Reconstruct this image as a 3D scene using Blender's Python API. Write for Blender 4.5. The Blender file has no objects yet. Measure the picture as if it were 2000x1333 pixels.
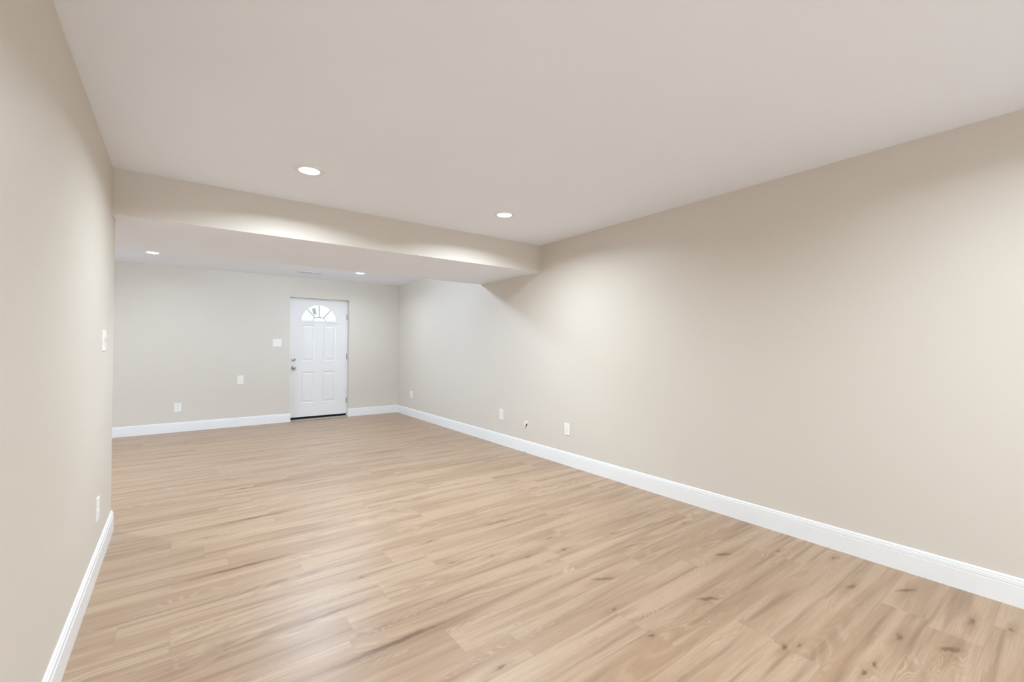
import bpy, bmesh, math, random
from mathutils import Vector, Matrix
random.seed(7)
C = bpy.context.scene.collection
sc = bpy.context.scene

# ------------------------------------------------------------------ camera
F, YAW, PITCH, ROLL, H = 854.4, 0.63896, 0.0135, 0.00252, 1.2659
fwd = Vector((math.sin(YAW) * math.cos(PITCH), math.cos(YAW) * math.cos(PITCH), math.sin(PITCH)))
rgt = Vector((math.cos(YAW), -math.sin(YAW), 0))
upv = rgt.cross(fwd)
r2 = math.cos(ROLL) * rgt + math.sin(ROLL) * upv
u2 = -math.sin(ROLL) * rgt + math.cos(ROLL) * upv
cam = bpy.data.objects.new('camera', bpy.data.cameras.new('camera'))
C.objects.link(cam)
cam.matrix_world = Matrix(((r2.x, u2.x, -fwd.x, 0), (r2.y, u2.y, -fwd.y, 0), (r2.z, u2.z, -fwd.z, H), (0, 0, 0, 1)))
cam.data.sensor_width = 36
cam.data.lens = F / 2000 * 36
cam.data.clip_start = 0.02
sc.camera = cam

# ------------------------------------------------------------------ sky and exposure
world = bpy.data.worlds.new('sky')
sc.world = world
world.use_nodes = True
bg = world.node_tree.nodes['Background']
bg.inputs[0].default_value = (0.74, 0.86, 1.0, 1)
bg.inputs[1].default_value = 6.0
sc.view_settings.view_transform = 'Standard'
sc.view_settings.look = 'None'
sc.view_settings.exposure = 0.64
sc.view_settings.gamma = 1.0
sc.view_settings.use_curve_mapping = False
sc.cycles.max_bounces = 14
sc.cycles.diffuse_bounces = 8
sc.cycles.adaptive_threshold = 0.02
sc.cycles.glossy_bounces = 5
sc.cycles.sample_clamp_indirect = 6.0

LAMP_W = 22.0           # watts of each recessed ceiling light
LAMP_COL = (0.79, 0.92, 1.02)
BULB_COL = (0.62, 0.80, 1.0)

# ------------------------------------------------------------------ room dimensions (metres)
XR, XL, YF = 3.281, -0.403, 8.122      # right wall, corner of the left wall, far wall
Y1, Y2, ZS, ZC = 3.863, 5.145, 2.133, 2.44
YE = 4.040                             # left wall ends here and turns left
YB, XW = -3.6, -3.3                    # back wall behind the camera, far left wall
TH = -0.014
xl = lambda y: XL + TH * (y - Y1)
BT, BH = 0.014, 0.141                  # baseboard

# ------------------------------------------------------------------ node helpers
class N:
    def __init__(s, name):
        s.m = bpy.data.materials.new(name); s.m.use_nodes = True
        s.t = s.m.node_tree; s.b = s.t.nodes['Principled BSDF']
    def n(s, typ, **kw):
        nd = s.t.nodes.new(typ)
        for k, v in kw.items(): setattr(nd, k, v)
        return nd
    def put(s, sock, v):
        if isinstance(v, bpy.types.NodeSocket): s.t.links.new(v, sock)
        else: sock.default_value = v
    def math(s, op, a, b=0.0, c=0.0, clamp=False):
        nd = s.n('ShaderNodeMath', operation=op, use_clamp=clamp)
        for i, v in enumerate((a, b, c)): s.put(nd.inputs[i], v)
        return nd.outputs[0]
    def vec(s, op, a, b=(0, 0, 0)):
        nd = s.n('ShaderNodeVectorMath', operation=op)
        s.put(nd.inputs[0], a); s.put(nd.inputs[1], b)
        return nd.outputs['Value' if op == 'LENGTH' else 'Vector']
    def comb(s, x, y, z=0.0):
        nd = s.n('ShaderNodeCombineXYZ')
        for i, v in enumerate((x, y, z)): s.put(nd.inputs[i], v)
        return nd.outputs[0]
    def noise(s, v, scale=1.0, detail=2.0, rough=0.5, dist=0.0):
        nd = s.n('ShaderNodeTexNoise'); s.put(nd.inputs['Vector'], v)
        nd.inputs['Scale'].default_value = scale; nd.inputs['Detail'].default_value = detail
        nd.inputs['Roughness'].default_value = rough; nd.inputs['Distortion'].default_value = dist
        return nd.outputs['Fac']
    def rng(s, v, a, b, c=0.0, d=1.0, smooth=False):
        nd = s.n('ShaderNodeMapRange'); nd.clamp = True
        if smooth: nd.interpolation_type = 'SMOOTHSTEP'
        s.put(nd.inputs[0], v)
        for i, x in enumerate((a, b, c, d)): nd.inputs[i + 1].default_value = x
        return nd.outputs[0]
    def mix(s, f, a, b, blend='MIX'):
        nd = s.n('ShaderNodeMix', data_type='RGBA', blend_type=blend)
        s.put(nd.inputs[0], f); s.put(nd.inputs[6], a); s.put(nd.inputs[7], b)
        return nd.outputs[2]
    def bump(s, h, strength, dist):
        nd = s.n('ShaderNodeBump'); nd.inputs['Strength'].default_value = strength
        nd.inputs['Distance'].default_value = dist; s.put(nd.inputs['Height'], h)
        s.t.links.new(nd.outputs[0], s.b.inputs['Normal'])
    def obj(s):
        return s.n('ShaderNodeTexCoord').outputs['Object']

def rgb(r, g, b): return (r, g, b, 1)

def paint(name, col, rough, spec=0.35, tex=0.0, scale=260):
    k = N(name)
    o = k.obj()
    f = k.noise(o, 1.3, 2)
    k.put(k.b.inputs['Base Color'], k.mix(k.rng(f, .3, .7), rgb(*[c * .985 for c in col]), rgb(*col)))
    k.b.inputs['Roughness'].default_value = rough
    k.b.inputs['Specular IOR Level'].default_value = spec
    if tex: k.bump(k.noise(o, scale, 2), tex, .001)
    return k.m

M_WALL = paint('beige_wall_paint', (.665, .613, .545), .50, .30, .05)
M_CEIL = paint('white_ceiling_paint', (.87, .915, .985), .75, .2, .05)
M_TRIM = paint('white_trim_paint', (.83, .83, .83), .34, .45)
M_DOOR = paint('white_door_paint', (.80, .79, .78), .36, .45)
M_PLATE = paint('white_plastic', (.84, .83, .80), .35, .45)
M_SLOT = paint('shadow_grey_plastic', (.42, .41, .39), .5)
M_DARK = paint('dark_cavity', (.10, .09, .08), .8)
M_BLACK = paint('black_rubber', (.006, .006, .006), .6, .1)
M_THRESH = paint('grey_threshold', (.36, .33, .29), .45)
M_CABLE = paint('cream_cable_jacket', (.78, .73, .58), .4)
M_CAME = paint('grey_came', (.20, .24, .27), .4)
M_VENT = paint('white_vent_metal', (.74, .74, .76), .4)
M_PATCH = paint('pale_grey_reflection', (.46, .49, .48), .5)

def metal(name, col, rough):
    k = N(name)
    k.put(k.b.inputs['Base Color'], k.mix(k.noise(k.obj(), 90, 3), rgb(*[c * .9 for c in col]), rgb(*col)))
    k.b.inputs['Metallic'].default_value = 1
    k.b.inputs['Roughness'].default_value = rough
    return k.m
M_NICKEL = metal('satin_nickel', (.50, .47, .41), .28)
M_HINGE = metal('steel_hinge', (.42, .39, .36), .35)

def glass(name, tint):
    k = N(name)
    k.b.inputs['Base Color'].default_value = rgb(*tint)
    k.b.inputs['Transmission Weight'].default_value = 1
    k.b.inputs['Roughness'].default_value = 0.0
    k.b.inputs['IOR'].default_value = 1.45
    o = k.obj()
    k.bump(k.noise(o, 22, 1), .10, .004)
    return k.m
M_GLASS = glass('tinted_fanlight_glass', (.21, .225, .235))
M_CLEAR = glass('clear_window_glass', (.97, .99, 1))

def emit(name, col, strength):
    k = N(name)
    k.b.inputs['Base Color'].default_value = rgb(.9, .9, .9)
    k.b.inputs['Emission Color'].default_value = rgb(*col)
    k.b.inputs['Emission Strength'].default_value = strength
    return k.m
M_LAMP = emit('lit_diffuser', (1, 1, 1), 4.0)
M_BULB = emit('lit_bulb', BULB_COL, 1080.0)

# knots and dark streaks of the oak print: world x, y, kind
KNOTS = [(2.883, 1.796, 's'), (2.645, 1.384, 'L'), (2.958, 1.209, 's'), (2.117, 1.193, 'L'), (3.135, 0.968, 's'),
 (2.833, 0.804, 'm'), (3.03, 0.613, 'L'), (2.092, 0.777, 's'), (2.045, 0.807, 's'), (2.587, 0.388, 'L'), (2.93, 0.365, 'm'),
 (2.517, 0.541, 'm'), (2.979, 0.252, 's'), (2.131, 0.563, 's'), (2.222, 0.551, 's'), (1.825, 2.606, 't'), (1.5, 2.209, 's'),
 (1.664, 2.073, 's'), (1.91, 2.008, 's'), (1.929, 2.194, 's'), (2.335, 1.989, 's'), (1.836, 1.635, 'L'), (1.668, 1.414, 's'),
 (1.645, 1.191, 's'), (1.002, 1.418, 's'), (1.273, 2.609, 's'), (0.777, 2.427, 's'), (0.908, 1.805, 's'), (0.737, 1.811, 'T'),
 (0.57, 2.191, 't'), (1.258, 2.278, 's'), (0.423, 3.739, 'T'), (0.434, 4.559, 't'), (0.57, 5.716, 't'), (0.377, 4.938, 't'),
 (-0.143, 6.348, 't'), (0.107, 3.54, 's'), (0.26, 2.953, 'T')]

def floor_material():
    k = N('oak_vinyl_planks')
    W, L, Y0 = 0.1815, 1.22, 2.122
    sep = k.n('ShaderNodeSeparateXYZ'); k.put(sep.inputs[0], k.obj())
    x, y = sep.outputs[0], sep.outputs[1]
    v = k.math('DIVIDE', k.math('SUBTRACT', y, Y0), W)
    row = k.math('FLOOR', v); fv = k.math('FRACT', v)
    wn = k.n('ShaderNodeTexWhiteNoise', noise_dimensions='1D'); k.put(wn.inputs['W'], row)
    off = k.math('MULTIPLY', wn.outputs['Value'], 7.0)
    for rw, xj in ((0, .825), (-1, .609), (4, -.05), (-7, 2.053), (-9, 2.78), (-5, 2.876), (6, 1.318)):   # butt joints seen in the photo
        is_row = k.math('COMPARE', row, float(rw), .2)
        off = k.math('ADD', k.math('MULTIPLY', is_row, -xj / L + 9), k.math('MULTIPLY', k.math('SUBTRACT', 1.0, is_row), off))
    u = k.math('ADD', k.math('DIVIDE', x, L), off)
    col = k.math('FLOOR', u); fu = k.math('FRACT', u)
    wn2 = k.n('ShaderNodeTexWhiteNoise', noise_dimensions='2D'); k.put(wn2.inputs['Vector'], k.comb(row, col))
    s2 = k.n('ShaderNodeSeparateColor'); k.put(s2.inputs[0], wn2.outputs['Color'])
    ra, rb, rc = s2.outputs[0], s2.outputs[1], s2.outputs[2]
    ox, oy = k.math('MULTIPLY', ra, 43.0), k.math('MULTIPLY', rb, 61.0)
    def gv(sx, sy, z=0.0):
        return k.comb(k.math('ADD', k.math('MULTIPLY', x, sx), ox), k.math('ADD', k.math('MULTIPLY', y, sy), oy), z)
    broad = k.noise(gv(.55, 8.0), 1, 2, .5, .2)
    streak = k.noise(gv(1.1, 20.0, 5.0), 1, 3, .5, .25)
    light = k.noise(gv(.9, 16.0, 11.0), 1, 2.5, .5, .25)
    fine = k.noise(gv(4.0, 190.0, 9.0), 1, 4, .6, .1)
    pore = k.noise(gv(22.0, 480.0, 2.0), 1, 2, .5)
    # cathedral figure: stretched contour rings
    cont = k.noise(gv(.75, 5.2, 3.0), 1, 1.5, .5, .1)
    ring = k.math('SINE', k.math('MULTIPLY', cont, 120.0))
    ringm = k.math('MULTIPLY', k.rng(ring, .3, 1.0), k.rng(k.noise(gv(.8, 4.0, 7.0), 1, 1), .52, .68))
    ringd = k.math('MULTIPLY', k.rng(k.math('MULTIPLY', ring, -1.0), .45, 1.0), k.rng(k.noise(gv(.8, 4.0, 7.0), 1, 1), .50, .64))
    base = k.mix(k.rng(broad, .37, .60, 0, 1, True), rgb(0.358, 0.231, 0.144), rgb(0.458, 0.319, 0.212))
    base = k.mix(k.math('MULTIPLY', ra, .18), base, rgb(0.340, 0.220, 0.139))
    base = k.mix(k.math('MULTIPLY', rc, .14), base, rgb(0.503, 0.367, 0.258))
    base = k.mix(k.math('MULTIPLY', k.rng(streak, .49, .75, 0, 1, True), .78), base, rgb(0.225, 0.136, 0.081))
    base = k.mix(k.math('MULTIPLY', k.rng(light, .54, .80, 0, 1, True), .38), base, rgb(0.546, 0.404, 0.290))
    base = k.mix(k.math('MULTIPLY', k.rng(fine, .42, .72), .34), base, rgb(0.246, 0.152, 0.092))
    base = k.mix(k.math('MULTIPLY', k.rng(pore, .56, .75), .22), base, rgb(0.209, 0.127, 0.077))
    wavy = k.math('SINE', k.math('MULTIPLY', k.noise(gv(1.6, 11.0, 21.0), 1, 2, .5, .4), 150.0))
    wmask = k.rng(k.noise(gv(2.0, 9.0, 17.0), 1, 2), .52, .70, 0, 1, True)
    base = k.mix(k.math('MULTIPLY', k.math('MULTIPLY', k.rng(wavy, .25, 1.0), wmask), .40), base, rgb(.560, .420, .305))
    base = k.mix(k.math('MULTIPLY', k.math('MULTIPLY', k.rng(wavy, -.35, -1.0), wmask), .26), base, rgb(.230, .142, .086))
    base = k.mix(k.math('MULTIPLY', ringm, .32), base, rgb(0.567, 0.423, 0.299))
    base = k.mix(k.math('MULTIPLY', ringd, .24), base, rgb(0.257, 0.158, 0.095))
    # knots
    wob = k.n('ShaderNodeTexNoise'); k.put(wob.inputs['Vector'], k.comb(k.math('MULTIPLY', x, 14.0), k.math('MULTIPLY', y, 30.0)))
    wob.inputs['Scale'].default_value = 1; wob.inputs['Detail'].default_value = 2
    wv = k.vec('MULTIPLY', k.vec('SUBTRACT', wob.outputs['Color'], (.5, .5, .5)), (.07, .035, 0))
    pos = k.vec('ADD', k.comb(x, y), wv)
    SZ = {'s': (.024, .0095, .85), 'm': (.045, .014, .8), 'L': (.062, .018, .85), 't': (.15, .011, .80), 'T': (.28, .018, .85)}
    acc = halo = None
    for kx, ky, kd in KNOTS:
        a, b, g = SZ[kd]
        off = k.vec('SUBTRACT', pos, (kx, ky, 0))
        hd = k.vec('LENGTH', k.vec('MULTIPLY', off, (1 / (2.2 * a + .07), 1 / (1.5 * b + .010), 0)))
        if kd == 'L':                                   # these knots lie slanted across the plank
            rot = k.n('ShaderNodeVectorRotate', rotation_type='Z_AXIS'); k.put(rot.inputs['Vector'], off)
            rot.inputs['Angle'].default_value = .55; off = rot.outputs[0]
        d = k.vec('LENGTH', k.vec('MULTIPLY', off, (1 / a, 1 / b, 0)))
        core = k.rng(d, 1.25, .15, 0, g, True)
        hal = k.rng(hd, 1.25, .1, 0, .50, True)
        acc = core if acc is None else k.math('MAXIMUM', acc, core)
        halo = hal if halo is None else k.math('MAXIMUM', halo, hal)
    base = k.mix(halo, base, rgb(0.270, 0.157, 0.086))
    base = k.mix(acc, base, rgb(0.140, 0.072, 0.036))
    # seams between planks
    ev = k.math('MULTIPLY', k.math('MINIMUM', fv, k.math('SUBTRACT', 1.0, fv)), W)
    eu = k.math('MULTIPLY', k.math('MINIMUM', fu, k.math('SUBTRACT', 1.0, fu)), L)
    seam = k.rng(k.math('MINIMUM', ev, eu), .0006, .0020, 1.0, 0.0)
    base = k.mix(k.math('MULTIPLY', seam, .22), base, rgb(0.206, 0.130, 0.079))
    k.put(k.b.inputs['Base Color'], base)
    k.put(k.b.inputs['Roughness'], k.rng(fine, .2, .8, .33, .42))
    k.b.inputs['Specular IOR Level'].default_value = .5
    hgt = k.math('SUBTRACT', k.math('MULTIPLY', fine, .25), seam)
    k.bump(hgt, .12, .001)
    return k.m
M_FLOOR = floor_material()

# ------------------------------------------------------------------ mesh helpers
def bx(bm, x0, x1, y0, y1, z0, z1, mi=0):
    vs = [bm.verts.new((x, y, z)) for z in (z0, z1) for y in (y0, y1) for x in (x0, x1)]
    for f in ((0, 2, 3, 1), (4, 5, 7, 6), (0, 1, 5, 4), (2, 6, 7, 3), (0, 4, 6, 2), (1, 3, 7, 5)):
        bm.faces.new([vs[i] for i in f]).material_index = mi
    return vs

def prism(bm, pts, z0, z1):
    a = [bm.verts.new((p[0], p[1], z0)) for p in pts]; b = [bm.verts.new((p[0], p[1], z1)) for p in pts]
    n = len(pts)
    bm.faces.new(a[::-1]); bm.faces.new(b)
    for i in range(n): bm.faces.new((a[i], a[(i + 1) % n], b[(i + 1) % n], b[i]))

def lathe(bm, prof, axis='z', origin=(0, 0, 0), seg=40, close=False):
    """revolve (radius, height) pairs; axis z up, or -y (outwards from a wall)"""
    rings = []
    for r, h in prof:
        if r < 1e-6:
            p = (0, 0, h) if axis == 'z' else (0, -h, 0)
            rings.append([bm.verts.new(Vector(p) + Vector(origin))]); continue
        ring = []
        for i in range(seg):
            a = 2 * math.pi * i / seg
            p = (r * math.cos(a), r * math.sin(a), h) if axis == 'z' else (r * math.cos(a), -h, r * math.sin(a))
            ring.append(bm.verts.new(Vector(p) + Vector(origin)))
        rings.append(ring)
    for A, B in zip(rings, rings[1:]):
        for i in range(seg):
            j = (i + 1) % seg
            if len(A) == 1 and len(B) == 1: continue
            if len(A) == 1: bm.faces.new((A[0], B[i], B[j]))
            elif len(B) == 1: bm.faces.new((A[i], A[j], B[0]))
            else: bm.faces.new((A[i], A[j], B[j], B[i]))
    if close: bm.faces.new(rings[0]); bm.faces.new(rings[-1])

def tube(bm, pts, r, seg=10):
    pts = [Vector(p) for p in pts]; rings = []
    for i, p in enumerate(pts):
        d = (pts[min(i + 1, len(pts) - 1)] - pts[max(i - 1, 0)]).normalized()
        a = d.cross(Vector((0, 0, 1)) if abs(d.z) < .9 else Vector((1, 0, 0))).normalized(); b = d.cross(a)
        rings.append([bm.verts.new(p + r * (math.cos(t) * a + math.sin(t) * b)) for t in [2 * math.pi * q / seg for q in range(seg)]])
    for A, B in zip(rings, rings[1:]):
        for i in range(seg): bm.faces.new((A[i], A[(i + 1) % seg], B[(i + 1) % seg], B[i]))
    bm.faces.new(rings[0][::-1]); bm.faces.new(rings[-1])

def obj(name, bm, mat, parent=None, smooth=False, bevel=0.0, loc=None, rotz=None):
    bmesh.ops.recalc_face_normals(bm, faces=bm.faces)
    me = bpy.data.meshes.new(name); bm.to_mesh(me); bm.free()
    o = bpy.data.objects.new(name, me); C.objects.link(o)
    for m in (mat if isinstance(mat, (list, tuple)) else [mat]): me.materials.append(m)
    if smooth:
        for f in me.polygons: f.use_smooth = True
    if bevel:
        b = o.modifiers.new('bevel', 'BEVEL'); b.width = bevel; b.segments = 3; b.limit_method = 'ANGLE'
    if parent: o.parent = parent
    if loc: o.location = loc
    if rotz is not None: o.rotation_euler = (0, 0, rotz)
    return o

def thing(name, label, cat, loc, rotz=0.0, group=None):
    o = bpy.data.objects.new(name, None); C.objects.link(o); o.empty_display_size = .1
    o.location = loc; o.rotation_euler = (0, 0, rotz)
    o['label'] = label; o['category'] = cat
    if group: o['group'] = group
    return o

def struct(o, label=None):
    o['kind'] = 'structure'
    if label: o['label'] = label
    return o

nb = bmesh.new

# ------------------------------------------------------------------ room shell
bm = nb(); bx(bm, XW - .2, XR + .2, YB - .2, YF + .25, -.15, 0)
struct(obj('floor', bm, M_FLOOR), 'light oak plank floor')
bm = nb(); bx(bm, XW - .2, XR + .2, YB - .2, YF + .25, ZC, ZC + .15)
struct(obj('ceiling', bm, M_CEIL), 'flat off-white ceiling with recessed lights')

# right wall with a small rough pocket where the cable comes out
PY0, PY1, PZ0, PZ1 = 4.098, 4.160, .292, .368
bm = nb()
bx(bm, XR, XR + .07, YB - .2, PY0, 0, ZC); bx(bm, XR, XR + .07, PY1, YF + .2, 0, ZC)
bx(bm, XR, XR + .07, PY0, PY1, 0, PZ0); bx(bm, XR, XR + .07, PY0, PY1, PZ1, ZC)
bx(bm, XR + .07, XR + .2, YB - .2, YF + .2, 0, ZC)
struct(obj('wall_right', bm, M_WALL), 'long beige right wall')

# far wall with the door opening
DX0, DX1, DZ = 1.385, 2.354, 2.100
bm = nb()
bx(bm, XW - .2, DX0, YF, YF + .2, 0, ZC); bx(bm, DX1, XR, YF, YF + .2, 0, ZC); bx(bm, DX0, DX1, YF, YF + .2, DZ, ZC)
struct(obj('wall_far', bm, M_WALL), 'beige far wall with the white entry door')

bm = nb()
prism(bm, [(xl(YB - .2), YB - .2), (xl(YE), YE), (XW - .2, YE), (XW - .2, YE - .12), (xl(YE - .12) - .12, YE - .12), (xl(YB - .2) - .12, YB - .2)], 0, ZC)
struct(obj('wall_left', bm, M_WALL, bevel=.004), 'pale beige left wall ending at a corner')

# back wall behind the camera with an unseen window added for cool ambient daylight
GX0, GX1, GZ0, GZ1 = .35, 2.75, .55, 2.10
bm = nb()
bx(bm, xl(YB) - .12, GX0, YB - .2, YB, 0, ZC); bx(bm, GX1, XR, YB - .2, YB, 0, ZC)
bx(bm, GX0, GX1, YB - .2, YB, 0, GZ0); bx(bm, GX0, GX1, YB - .2, YB, GZ1, ZC)
struct(obj('wall_back', bm, M_WALL))
def window(name, loc, rotz, gw, gh):
    win = bpy.data.objects.new(name, None); C.objects.link(win); win.location = loc; win.rotation_euler = (0, 0, rotz); struct(win)
    bm = nb()
    bx(bm, -gw, gw, -.14, -.06, 0, .05); bx(bm, -gw, gw, -.14, -.06, gh - .05, gh)
    for a_, b_ in ((-gw, -gw + .05), (-.03, .03), (gw - .05, gw)): bx(bm, a_, b_, -.139, -.061, .05, gh - .05)
    obj('window_frame', bm, M_TRIM, win)
    for a_, b_ in ((-gw + .05, -.03), (.03, gw - .05)):
        bm = nb(); bx(bm, a_, b_, -.103, -.097, .05, gh - .05)
        obj('window_pane', bm, M_CLEAR, win)
window('unseen_window_1', ((GX0 + GX1) / 2, YB, GZ0), 0, (GX1 - GX0) / 2, GZ1 - GZ0)

# left end of the far room, with an unseen window added for bluish light
WY0, WY1, WZ0, WZ1 = 5.5, 6.9, .25, 1.95
bm = nb()
bx(bm, XW - .2, XW, YE, WY0, 0, ZC); bx(bm, XW - .2, XW, WY1, YF, 0, ZC)
bx(bm, XW - .2, XW, WY0, WY1, 0, WZ0); bx(bm, XW - .2, XW, WY0, WY1, WZ1, ZC)
struct(obj('wall_far_left', bm, M_WALL))
window('unseen_window_2', (XW, (WY0 + WY1) / 2, WZ0), -math.pi / 2, (WY1 - WY0) / 2, WZ1 - WZ0)

# dropped beam box under the ceiling: beige face, white underside
bm = nb()
prism(bm, [(XL, Y1), (XR, Y1), (XR, Y2), (XW, Y2), (XW, YE), (XL, YE)], ZS, ZC)
bmesh.ops.recalc_face_normals(bm, faces=bm.faces)
for f in bm.faces: f.material_index = 1 if f.normal.z < -.5 else 0
o = struct(obj('ceiling_soffit', bm, [M_WALL, M_CEIL]), 'beige dropped soffit with a white underside crossing the ceiling')

# ------------------------------------------------------------------ baseboards
PROF = [(0, 0), (BT, 0), (BT, .1005), (.0095, .1025), (.0095, .1045), (.0128, .1065), (.0116, .1250), (.0062, .1270), (.0062, .1288), (.0088, .1310), (.0072, .1370), (.0040, .1405), (0, .141)]
def baseboard(name, path, label):
    """path of wall points; the room lies to the right of the walking direction"""
    path = [Vector((p[0], p[1])) for p in path]; n = len(path)
    nor = []
    for i in range(n - 1):
        d = (path[i + 1] - path[i]).normalized(); nor.append(Vector((d.y, -d.x)))
    bm = nb(); rows = []
    for i, p in enumerate(path):
        if i == 0: m = nor[0]
        elif i == n - 1: m = nor[-1]
        else:
            m = (nor[i - 1] + nor[i]).normalized(); m = m / m.dot(nor[i])
        rows.append([bm.verts.new((p.x + m.x * d, p.y + m.y * d, z)) for d, z in PROF])
    q = len(PROF)
    for A, B in zip(rows, rows[1:]):
        for i in range(q): bm.faces.new((A[i], A[(i + 1) % q], B[(i + 1) % q], B[i]))
    bm.faces.new(rows[0]); bm.faces.new(rows[-1][::-1])
    return struct(obj(name, bm, M_TRIM), label)
baseboard('baseboard_right', [(XR, YF - BT), (XR, YB)], 'white baseboard along the right wall')
baseboard('baseboard_far', [(XW, YF), (DX0 + .018, YF)], 'white baseboard on the far wall left of the door')
baseboard('baseboard_far', [(DX1, YF + .094), (DX1, YF), (XR, YF)], 'short white baseboard on the far wall right of the door')
baseboard('baseboard_left', [(xl(YB), YB), (xl(YE), YE), (XW, YE)], 'white baseboard along the left wall')

# ------------------------------------------------------------------ entry door
SX0, SX1, SZ0, SZ1, SY = 1.392, 2.337, .050, 2.078, 8.218     # slab, SY its room face
door = bpy.data.objects.new('door_1', None); C.objects.link(door)
door.location = ((SX0 + SX1) / 2, SY, 0); struct(door, 'white panelled entry door with a fan-shaped window')
DXc = (SX0 + SX1) / 2
W2 = (SX1 - SX0) / 2
FX, FZ, FRX, FRZ = 1.872 - DXc, 1.716, .288, .276             # fanlight half ellipse
NSEG = 40
arc = lambda rx, rz, n=NSEG, z=FZ: [(FX + rx * math.cos(math.pi * i / n), z + rz * math.sin(math.pi * i / n)) for i in range(n + 1)]

bm = nb()
XS = [-W2, 1.588 - DXc, 1.797 - DXc, 1.940 - DXc, 2.152 - DXc, W2]
ZS_ = [SZ0, .285, .825, 1.010, 1.640, 1.690]
panels = {(1, 1), (3, 1), (1, 3), (3, 3)}
T = .042
def fq(pts): bm.faces.new([bm.verts.new(p) for p in pts])
for i in range(5):
    for j in range(5):
        x0, x1, z0, z1 = XS[i], XS[i + 1], ZS_[j], ZS_[j + 1]
        if (i, j) not in panels:
            fq([(x0, 0, z0), (x1, 0, z0), (x1, 0, z1), (x0, 0, z1)]); continue
        loops = []
        for ins, dep in ((0, 0), (.010, .009), (.020, .010), (.046, .002), (.050, .0015)):
            loops.append([(x0 + ins, dep, z0 + ins), (x1 - ins, dep, z0 + ins), (x1 - ins, dep, z1 - ins), (x0 + ins, dep, z1 - ins)])
        for A, B in zip(loops, loops[1:]):
            for q in range(4): fq([A[q], A[(q + 1) % 4], B[(q + 1) % 4], B[q]])
        fq(loops[-1])
zt = ZS_[-1]
a = arc(FRX, FRZ)
fq([(-W2, 0, zt), (W2, 0, zt), (W2, 0, FZ), (-W2, 0, FZ)])
for yy in (0, T):
    for (xa, za), (xb, zb) in zip(a, a[1:]):
        fq([(xa, yy, za), (xb, yy, zb), (xb, yy, SZ1), (xa, yy, SZ1)])
    fq([(FX + FRX, yy, FZ), (W2, yy, FZ), (W2, yy, SZ1), (FX + FRX, yy, SZ1)])
    fq([(-W2, yy, FZ), (FX - FRX, yy, FZ), (FX - FRX, yy, SZ1), (-W2, yy, SZ1)])
fq([(-W2, T, SZ0), (W2, T, SZ0), (W2, T, FZ), (-W2, T, FZ)])
for (xa, za), (xb, zb) in zip(a, a[1:]): fq([(xa, 0, za), (xb, 0, zb), (xb, T, zb), (xa, T, za)])
fq([(FX - FRX, 0, FZ), (FX + FRX, 0, FZ), (FX + FRX, T, FZ), (FX - FRX, T, FZ)])
for xx in (-W2, W2): fq([(xx, 0, SZ0), (xx, T, SZ0), (xx, T, SZ1), (xx, 0, SZ1)])
for zz in (SZ0, SZ1): fq([(-W2, 0, zz), (W2, 0, zz), (W2, T, zz), (-W2, T, zz)])
bmesh.ops.remove_doubles(bm, verts=bm.verts, dist=1e-5)
slab = obj('door_slab', bm, M_DOOR, door)

# raised frame around the fanlight
def ring_band(bm, outer, inner, y0, y1):
    n = len(outer)
    vs = [[bm.verts.new((p[0], y, p[1])) for p in L] for y in (y0, y1) for L in (outer, inner)]
    o0, i0, o1, i1 = vs
    for k in range(n):
        q = (k + 1) % n
        bm.faces.new((o0[k], o0[q], i0[q], i0[k])); bm.faces.new((o1[k], i1[k], i1[q], o1[q]))
        bm.faces.new((o0[k], o1[k], o1[q], o0[q])); bm.faces.new((i0[k], i0[q], i1[q], i1[k]))
bm = nb()
outer = arc(FRX + .034, FRZ + .034) ; outer = [(outer[0][0], FZ - .034)] + outer + [(outer[-1][0], FZ - .034)]
inner = arc(FRX - .006, FRZ - .006, z=FZ + .003); inner = [inner[0]] + inner + [inner[-1]]
ring_band(bm, outer, inner, -.011, .004)
obj('fanlight_frame', bm, M_DOOR, door, bevel=.004)

bm = nb()
pts = arc(FRX, FRZ)
f = bm.faces.new([bm.verts.new((p[0], .018, p[1])) for p in pts])
r = bmesh.ops.extrude_face_region(bm, geom=[f])
bmesh.ops.translate(bm, verts=[v for v in r['geom'] if isinstance(v, bmesh.types.BMVert)], vec=(0, .005, 0))
obj('fanlight_glass', bm, M_GLASS, door)

def bar(name, p, q, w=.013, y=.010, th=.008):
    bm = nb(); p, q = Vector(p), Vector(q); d = (q - p).normalized(); s = Vector((-d.y, d.x)) * w / 2
    c = [p + s, p - s, q - s, q + s]
    A = [bm.verts.new((v.x, y, v.y)) for v in c]; B = [bm.verts.new((v.x, y + th, v.y)) for v in c]
    bm.faces.new(A); bm.faces.new(B[::-1])
    for k in range(4): bm.faces.new((A[k], A[(k + 1) % 4], B[(k + 1) % 4], B[k]))
    return obj(name, bm, M_CAME, door)
bar('glazing_bar', (FX, FZ + .062), (FX, FZ + FRZ - .006))
bar('glazing_bar', (FX - .066, FZ + .046), (FX - .194, FZ + .198))
bar('glazing_bar', (FX + .066, FZ + .046), (FX + .194, FZ + .198))
bm = nb(); tube(bm, [(FX + .108 * math.cos(math.pi * i / 24), .013, FZ + .002 + .062 * math.sin(math.pi * i / 24)) for i in range(25)], .0055, 8)
obj('glazing_arc', bm, M_CAME, door, smooth=True)
for bx_, bz_ in ((-.245, .022), (-.165, .078), (-.022, .255), (.235, .022)):
    bm = nb(); lathe(bm, [(0, .006), (.0055, .005), (.008, 0)], 'y', (FX + bx_, .018, FZ + bz_), 12)
    obj('glass_bead', bm, M_CAME, door, smooth=True)
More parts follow.
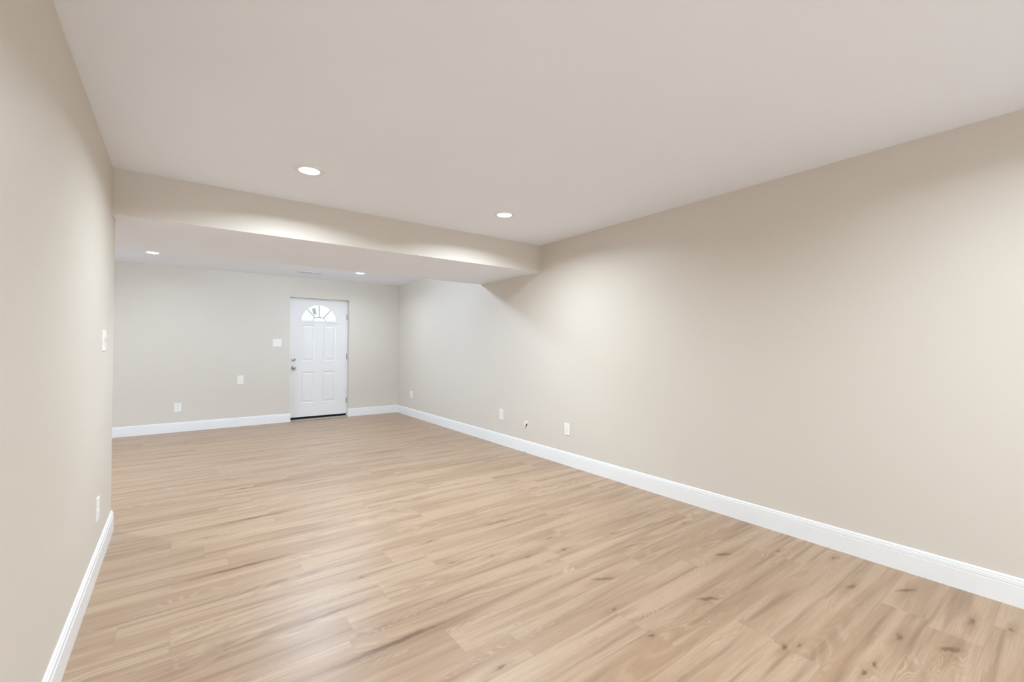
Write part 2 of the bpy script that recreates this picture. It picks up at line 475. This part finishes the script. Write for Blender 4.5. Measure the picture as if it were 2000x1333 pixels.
# small grey rectangle painted for the bevel reflection in the second pane
bm = nb(); bx(bm, -.030, .030, -.0015, 0, -.055, .055)
pt = obj('bevel_reflection', bm, M_PATCH, door); pt.location = (FX - .082, .0175, FZ + .165); pt.rotation_euler = (0, math.radians(-12), 0)
pt['label'] = 'small pale grey rectangle painted as a bevel reflection on the fanlight glass'

# knob and deadbolt
KX = 1.461 - DXc
bm = nb(); lathe(bm, [(.033, 0), (.033, .006), (.028, .010), (.014, .014), (.012, .030), (.020, .036), (.027, .046), (.027, .056), (.021, .064), (0, .067)], 'y', (KX, 0, .900), 32)
obj('door_knob', bm, M_NICKEL, door, smooth=True)
bm = nb(); lathe(bm, [(.032, 0), (.032, .008), (.028, .013), (.020, .014), (0, .014)], 'y', (KX, 0, 1.044), 32)
db = obj('deadbolt', bm, M_NICKEL, door, smooth=True)
bm = nb(); bx(bm, KX - .006, KX + .006, -.032, -.013, 1.044 - .017, 1.044 + .017)
obj('thumb_turn', bm, M_NICKEL, db, bevel=.003)
for hz in (1.80, 1.082, .285):
    bm = nb(); lathe(bm, [(.0, -.05), (.0065, -.05), (.0065, .05), (0, .05)], 'z', (W2 + .005, -.004, hz), 14)
    bx(bm, W2 - .003, W2 + .013, -.0015, .003, hz - .05, hz + .05)
    obj('hinge', bm, M_HINGE, door)
# jamb, sweep and threshold
jx0, jx1 = DX0 - DXc, DX1 - DXc
bm = nb()
bx(bm, jx0, -W2 - .002, .0, .06, 0, DZ); bx(bm, W2 + .003, jx1, .002, .06, 0, DZ); bx(bm, jx0, jx1, .002, .06, SZ1 + .003, DZ)
bx(bm, -W2 - .002, -W2 + .014, T + .001, .06, 0, SZ1); bx(bm, W2 - .012, W2 + .003, T + .001, .06, 0, SZ1); bx(bm, -W2, W2, T + .001, .06, SZ1 - .012, SZ1 + .003)
obj('door_jamb', bm, M_TRIM, door)
bm = nb(); bx(bm, -W2, W2, .006, .036, .016, SZ0)
obj('door_sweep', bm, M_BLACK, door)
bm = nb()
P = [(-.062, 0), (-.055, .008), (-.02, .013), (.06, .016), (.10, .016), (.10, 0)]
A = [bm.verts.new((-W2 + .002, p[0], p[1])) for p in P]; B = [bm.verts.new((W2 - .002, p[0], p[1])) for p in P]
bm.faces.new(A); bm.faces.new(B[::-1])
for q in range(len(P)): bm.faces.new((A[q], A[(q + 1) % len(P)], B[(q + 1) % len(P)], B[q]))
obj('threshold', bm, M_THRESH, door)

# ------------------------------------------------------------------ wall plates; local face looks towards -y
RF, RR, RL = 0.0, -math.pi / 2, math.pi / 2
def plate(parent, w, h, t=.0065):
    bm = nb(); bx(bm, -w / 2, w / 2, -t, 0, -h / 2, h / 2)
    bmesh.ops.bevel(bm, geom=[e for e in bm.edges if all(v.co.y < -t + 1e-6 for v in e.verts)], offset=.0035, segments=3, profile=.6, affect='EDGES')
    return obj('cover_plate', bm, M_PLATE, parent)

def outlet(label, loc, rot, w=.080, h=.126):
    t = thing('wall_outlet', label, 'outlet', loc, rot, 'duplex wall outlets')
    plate(t, w, h)
    for s in (-1, 1):
        bm = nb(); zc = s * .0205
        pts = []
        for i in range(24):
            a = 2 * math.pi * i / 24
            pts.append((.0175 * math.cos(a), max(-.0135, min(.0135, .0175 * math.sin(a)))))
        A = [bm.verts.new((p[0], -.0060, zc + p[1])) for p in pts]; B = [bm.verts.new((p[0], -.0088, zc + p[1])) for p in pts]
        bm.faces.new(B)
        for i in range(24): bm.faces.new((A[i], A[(i + 1) % 24], B[(i + 1) % 24], B[i]))
        rc = obj('receptacle', bm, M_PLATE, t)
        bm = nb()
        bx(bm, -.0075, -.0050, -.0091, -.0085, zc - .001, zc + .008); bx(bm, .0050, .0075, -.0091, -.0085, zc - .001, zc + .007)
        lathe(bm, [(.0026, .0085), (.0026, .0091), (0, .0091)], 'y', (0, 0, zc - .007), 12)
        obj('slots', bm, M_SLOT, rc)
    bm = nb(); lathe(bm, [(.0032, .0062), (.0032, .0072), (0, .0074)], 'y', (0, 0, 0), 14)
    obj('screw', bm, M_PLATE, t)
    return t

def rocker_switch(label, loc, rot, gangs=2, w=.120, h=.126):
    t = thing('light_switch', label, 'light switch', loc, rot, 'double rocker light switches')
    plate(t, w, h)
    for g in range(gangs):
        cx = (g - (gangs - 1) / 2) * .046
        bm = nb()
        P = [(-.0060, -.0335), (-.0085, -.0335), (-.0078, 0), (-.0115, .0335), (-.0060, .0335)]
        A = [bm.verts.new((cx - .0165, p[0], p[1])) for p in P]; B = [bm.verts.new((cx + .0165, p[0], p[1])) for p in P]
        bm.faces.new(A); bm.faces.new(B[::-1])
        for q in range(5): bm.faces.new((A[q], A[(q + 1) % 5], B[(q + 1) % 5], B[q]))
        obj('rocker', bm, M_PLATE, t, bevel=.001)
        for z in (-.048, .048):
            bm = nb(); lathe(bm, [(.0030, .0062), (.0030, .0072), (0, .0074)], 'y', (cx, 0, z), 12)
            obj('screw', bm, M_PLATE, t)
    return t

outlet('white duplex outlet low on the far wall, left of the door near the baseboard', (-.097, YF, .362), RF, .084, .130)
rocker_switch('wide white switch plate on the far wall beside the door edge', (1.196, YF, 1.326), RF, 2, .130, .126)
bp = thing('blank_plate', 'plain white blank cover plate on the far wall, lower left of the door switch', 'cover plate', (.685, YF, .737), RF)
plate(bp, .082, .130)
for z in (-.042, .042):
    bm = nb(); lathe(bm, [(.0030, .0062), (.0030, .0072), (0, .0074)], 'y', (0, 0, z), 12)
    obj('screw', bm, M_PLATE, bp)

outlet('narrow-looking white outlet on the right wall, farthest back near the far corner', (XR, 7.475, .398), RR, .084, .126)
outlet('white outlet on the right wall, just left of the cable stub', (XR, 4.640, .392), RR)
outlet('white outlet on the right wall, nearest the camera, right of the cable stub', (XR, 3.418, .384), RR)
outlet('white outlet low on the left wall, above its baseboard', (xl(3.37), 3.372, .350), RL, .078, .124)
rocker_switch('white switch plate on the left wall near its far corner', (xl(3.53), 3.530, 1.298), RL, 2, .116, .124)

# cable stub poking from the rough pocket in the right wall
t = thing('cable_stub', 'cream coiled cable stub poking out of a small rough hole in the right wall', 'cable', (XR, (PY0 + PY1) / 2, (PZ0 + PZ1) / 2), RR)
bm = nb()
hw, hh = (PY1 - PY0) / 2, (PZ1 - PZ0) / 2
outer, inner = [], []
for i in range(28):
    a = 2 * math.pi * i / 28
    outer.append(((hw + .008) * math.cos(a) * 1.10, (hh + .008) * math.sin(a) * 1.12))
    j = 1 + .08 * math.sin(3 * a + 1) + .05 * math.sin(5 * a)
    inner.append((hw * .80 * j * math.cos(a), hh * .86 * j * math.sin(a)))
ring_band(bm, outer, inner, -.0018, .004)
obj('patch_rim', bm, M_PLATE, t)
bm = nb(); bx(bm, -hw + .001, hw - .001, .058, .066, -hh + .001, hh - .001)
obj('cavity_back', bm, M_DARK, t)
def loop(cx, cz, rx, rz, tilt, y0, y1, a0, a1, n=26):
    out = []
    for i in range(n):
        a = a0 + (a1 - a0) * i / (n - 1)
        px, pz = rx * math.cos(a), rz * math.sin(a)
        out.append((cx + px * math.cos(tilt) - pz * math.sin(tilt), y0 + (y1 - y0) * i / (n - 1), cz + px * math.sin(tilt) + pz * math.cos(tilt)))
    return out
bm = nb(); tube(bm, loop(.008, -.004, .016, .032, -.30, .030, -.016, -1.4, 4.9), .0080)
obj('cable', bm, M_CABLE, t, smooth=True)
bm = nb(); tube(bm, loop(-.010, .010, .011, .024, -.50, .030, -.014, .6, 5.8), .0066)
obj('cable', bm, M_PLATE, t, smooth=True)
bm = nb(); tube(bm, [(.000, .04, -.030), (.006, .010, -.028), (.010, -.014, -.020), (.013, -.020, .004), (.010, -.018, .022)], .0078)
obj('cable_end', bm, M_CABLE, t, smooth=True)

# tiny dark chip against the right baseboard
bm = nb()
bmesh.ops.create_icosphere(bm, subdivisions=2, radius=.006)
for v in bm.verts: v.co = Vector((v.co.x * .8 + random.uniform(-.001, .001), v.co.y * 1.1, max(-.004, v.co.z * 1.2)))
ch = obj('debris_chip', bm, M_DARK, loc=(XR - BT - .008, 4.13, .004))
ch['label'] = 'tiny dark chip lying on the floor against the right baseboard'; ch['category'] = 'debris'

# ------------------------------------------------------------------ ceiling vent
v = thing('ceiling_vent', 'white slotted air vent in the far ceiling in front of the door', 'vent', (1.555, 7.48, ZC))
bm = nb(); ring_band(bm, [(-.175, -.075), (.175, -.075), (.175, .075), (-.175, .075)], [(-.150, -.050), (.150, -.050), (.150, .050), (-.150, .050)], -.006, 0)
for w in bm.verts: w.co = Vector((w.co.x, w.co.z, w.co.y))
obj('vent_frame', bm, M_VENT, v)
bm = nb(); bx(bm, -.150, .150, -.050, .050, -.0012, 0)
obj('vent_backing', bm, M_BLACK, v)
for k in range(5):
    bm = nb(); bx(bm, -.150, .150, -.0050, .0050, -.0012, .0008)
    s = obj('vent_slat', bm, M_VENT, v); s.location = (0, -.038 + k * .019, -.0062); s.rotation_euler = (math.radians(38), 0, 0)
bm = nb(); bx(bm, -.004, .004, -.050, .050, -.0065, -.001)
obj('vent_bar', bm, M_VENT, v)

# ------------------------------------------------------------------ recessed ceiling lights
def light(label, x, y, power=1.0):
    t = thing('recessed_light', label, 'ceiling light', (x, y, ZC), 0, 'round recessed ceiling lights')
    bm = nb(); lathe(bm, [(.095, 0), (.094, -.003), (.088, -.0055), (.070, -.006), (.064, -.004), (.062, -.001)], 'z', seg=56)
    obj('trim_ring', bm, M_TRIM, t, smooth=True)
    bm = nb(); lathe(bm, [(0, -.0030), (.0635, -.0028)], 'z', seg=56)
    obj('diffuser', bm, M_LAMP, t, smooth=True)
    L = bpy.data.lights.new('lamp', 'AREA'); L.shape = 'DISK'; L.size = .12; L.energy = LAMP_W * power; L.color = LAMP_COL
    L.spread = math.radians(158)
    lo = bpy.data.objects.new('lamp', L); C.objects.link(lo); lo.parent = t; lo.location = (0, 0, -.008)
    return t
light('large bright round ceiling light in front of the soffit, nearer the left wall', .644, 3.14, .84)
light('round ceiling light in front of the soffit, nearer the right wall', 2.253, 3.15, .82)
light('round ceiling light beyond the soffit at the left, away from the vent', -.359, 7.09, .2)
light('small round ceiling light beyond the soffit, right of the vent', 2.215, 7.06, .34)
light('round ceiling light near the camera by the right wall, outside the picture', 2.253, .02, .56)
light('round ceiling light near the camera by the left wall, outside the picture', .644, .02, 1.0)
light('unseen round ceiling light added behind the camera by the right wall', 2.253, -2.7)  # this unseen pair continues the rows, added for the room's overall light
light('unseen round ceiling light added behind the camera by the left wall', .644, -2.7)
light('unseen round ceiling light added beyond the soffit, hidden behind the left wall', -1.7, 5.6, 1.2)  # unseen lamp added to brighten the far left floor

# bare cool-white bulb on the far ceiling, hidden from the camera by the soffit; it casts the sharp wedge on the right wall
t = thing('ceiling_bulb', 'bare cool-white bulb in a ceiling lampholder just behind the soffit', 'ceiling light', (1.25, 5.48, ZC))
bm = nb(); lathe(bm, [(.055, 0), (.055, -.012), (.030, -.030), (.022, -.087), (0, -.087)], 'z', seg=32)
obj('lampholder', bm, M_PLATE, t, smooth=True)
bm = nb(); bmesh.ops.create_uvsphere(bm, u_segments=24, v_segments=16, radius=.036, matrix=Matrix.Translation((0, 0, -.122)))
obj('bulb', bm, M_BULB, t, smooth=True)
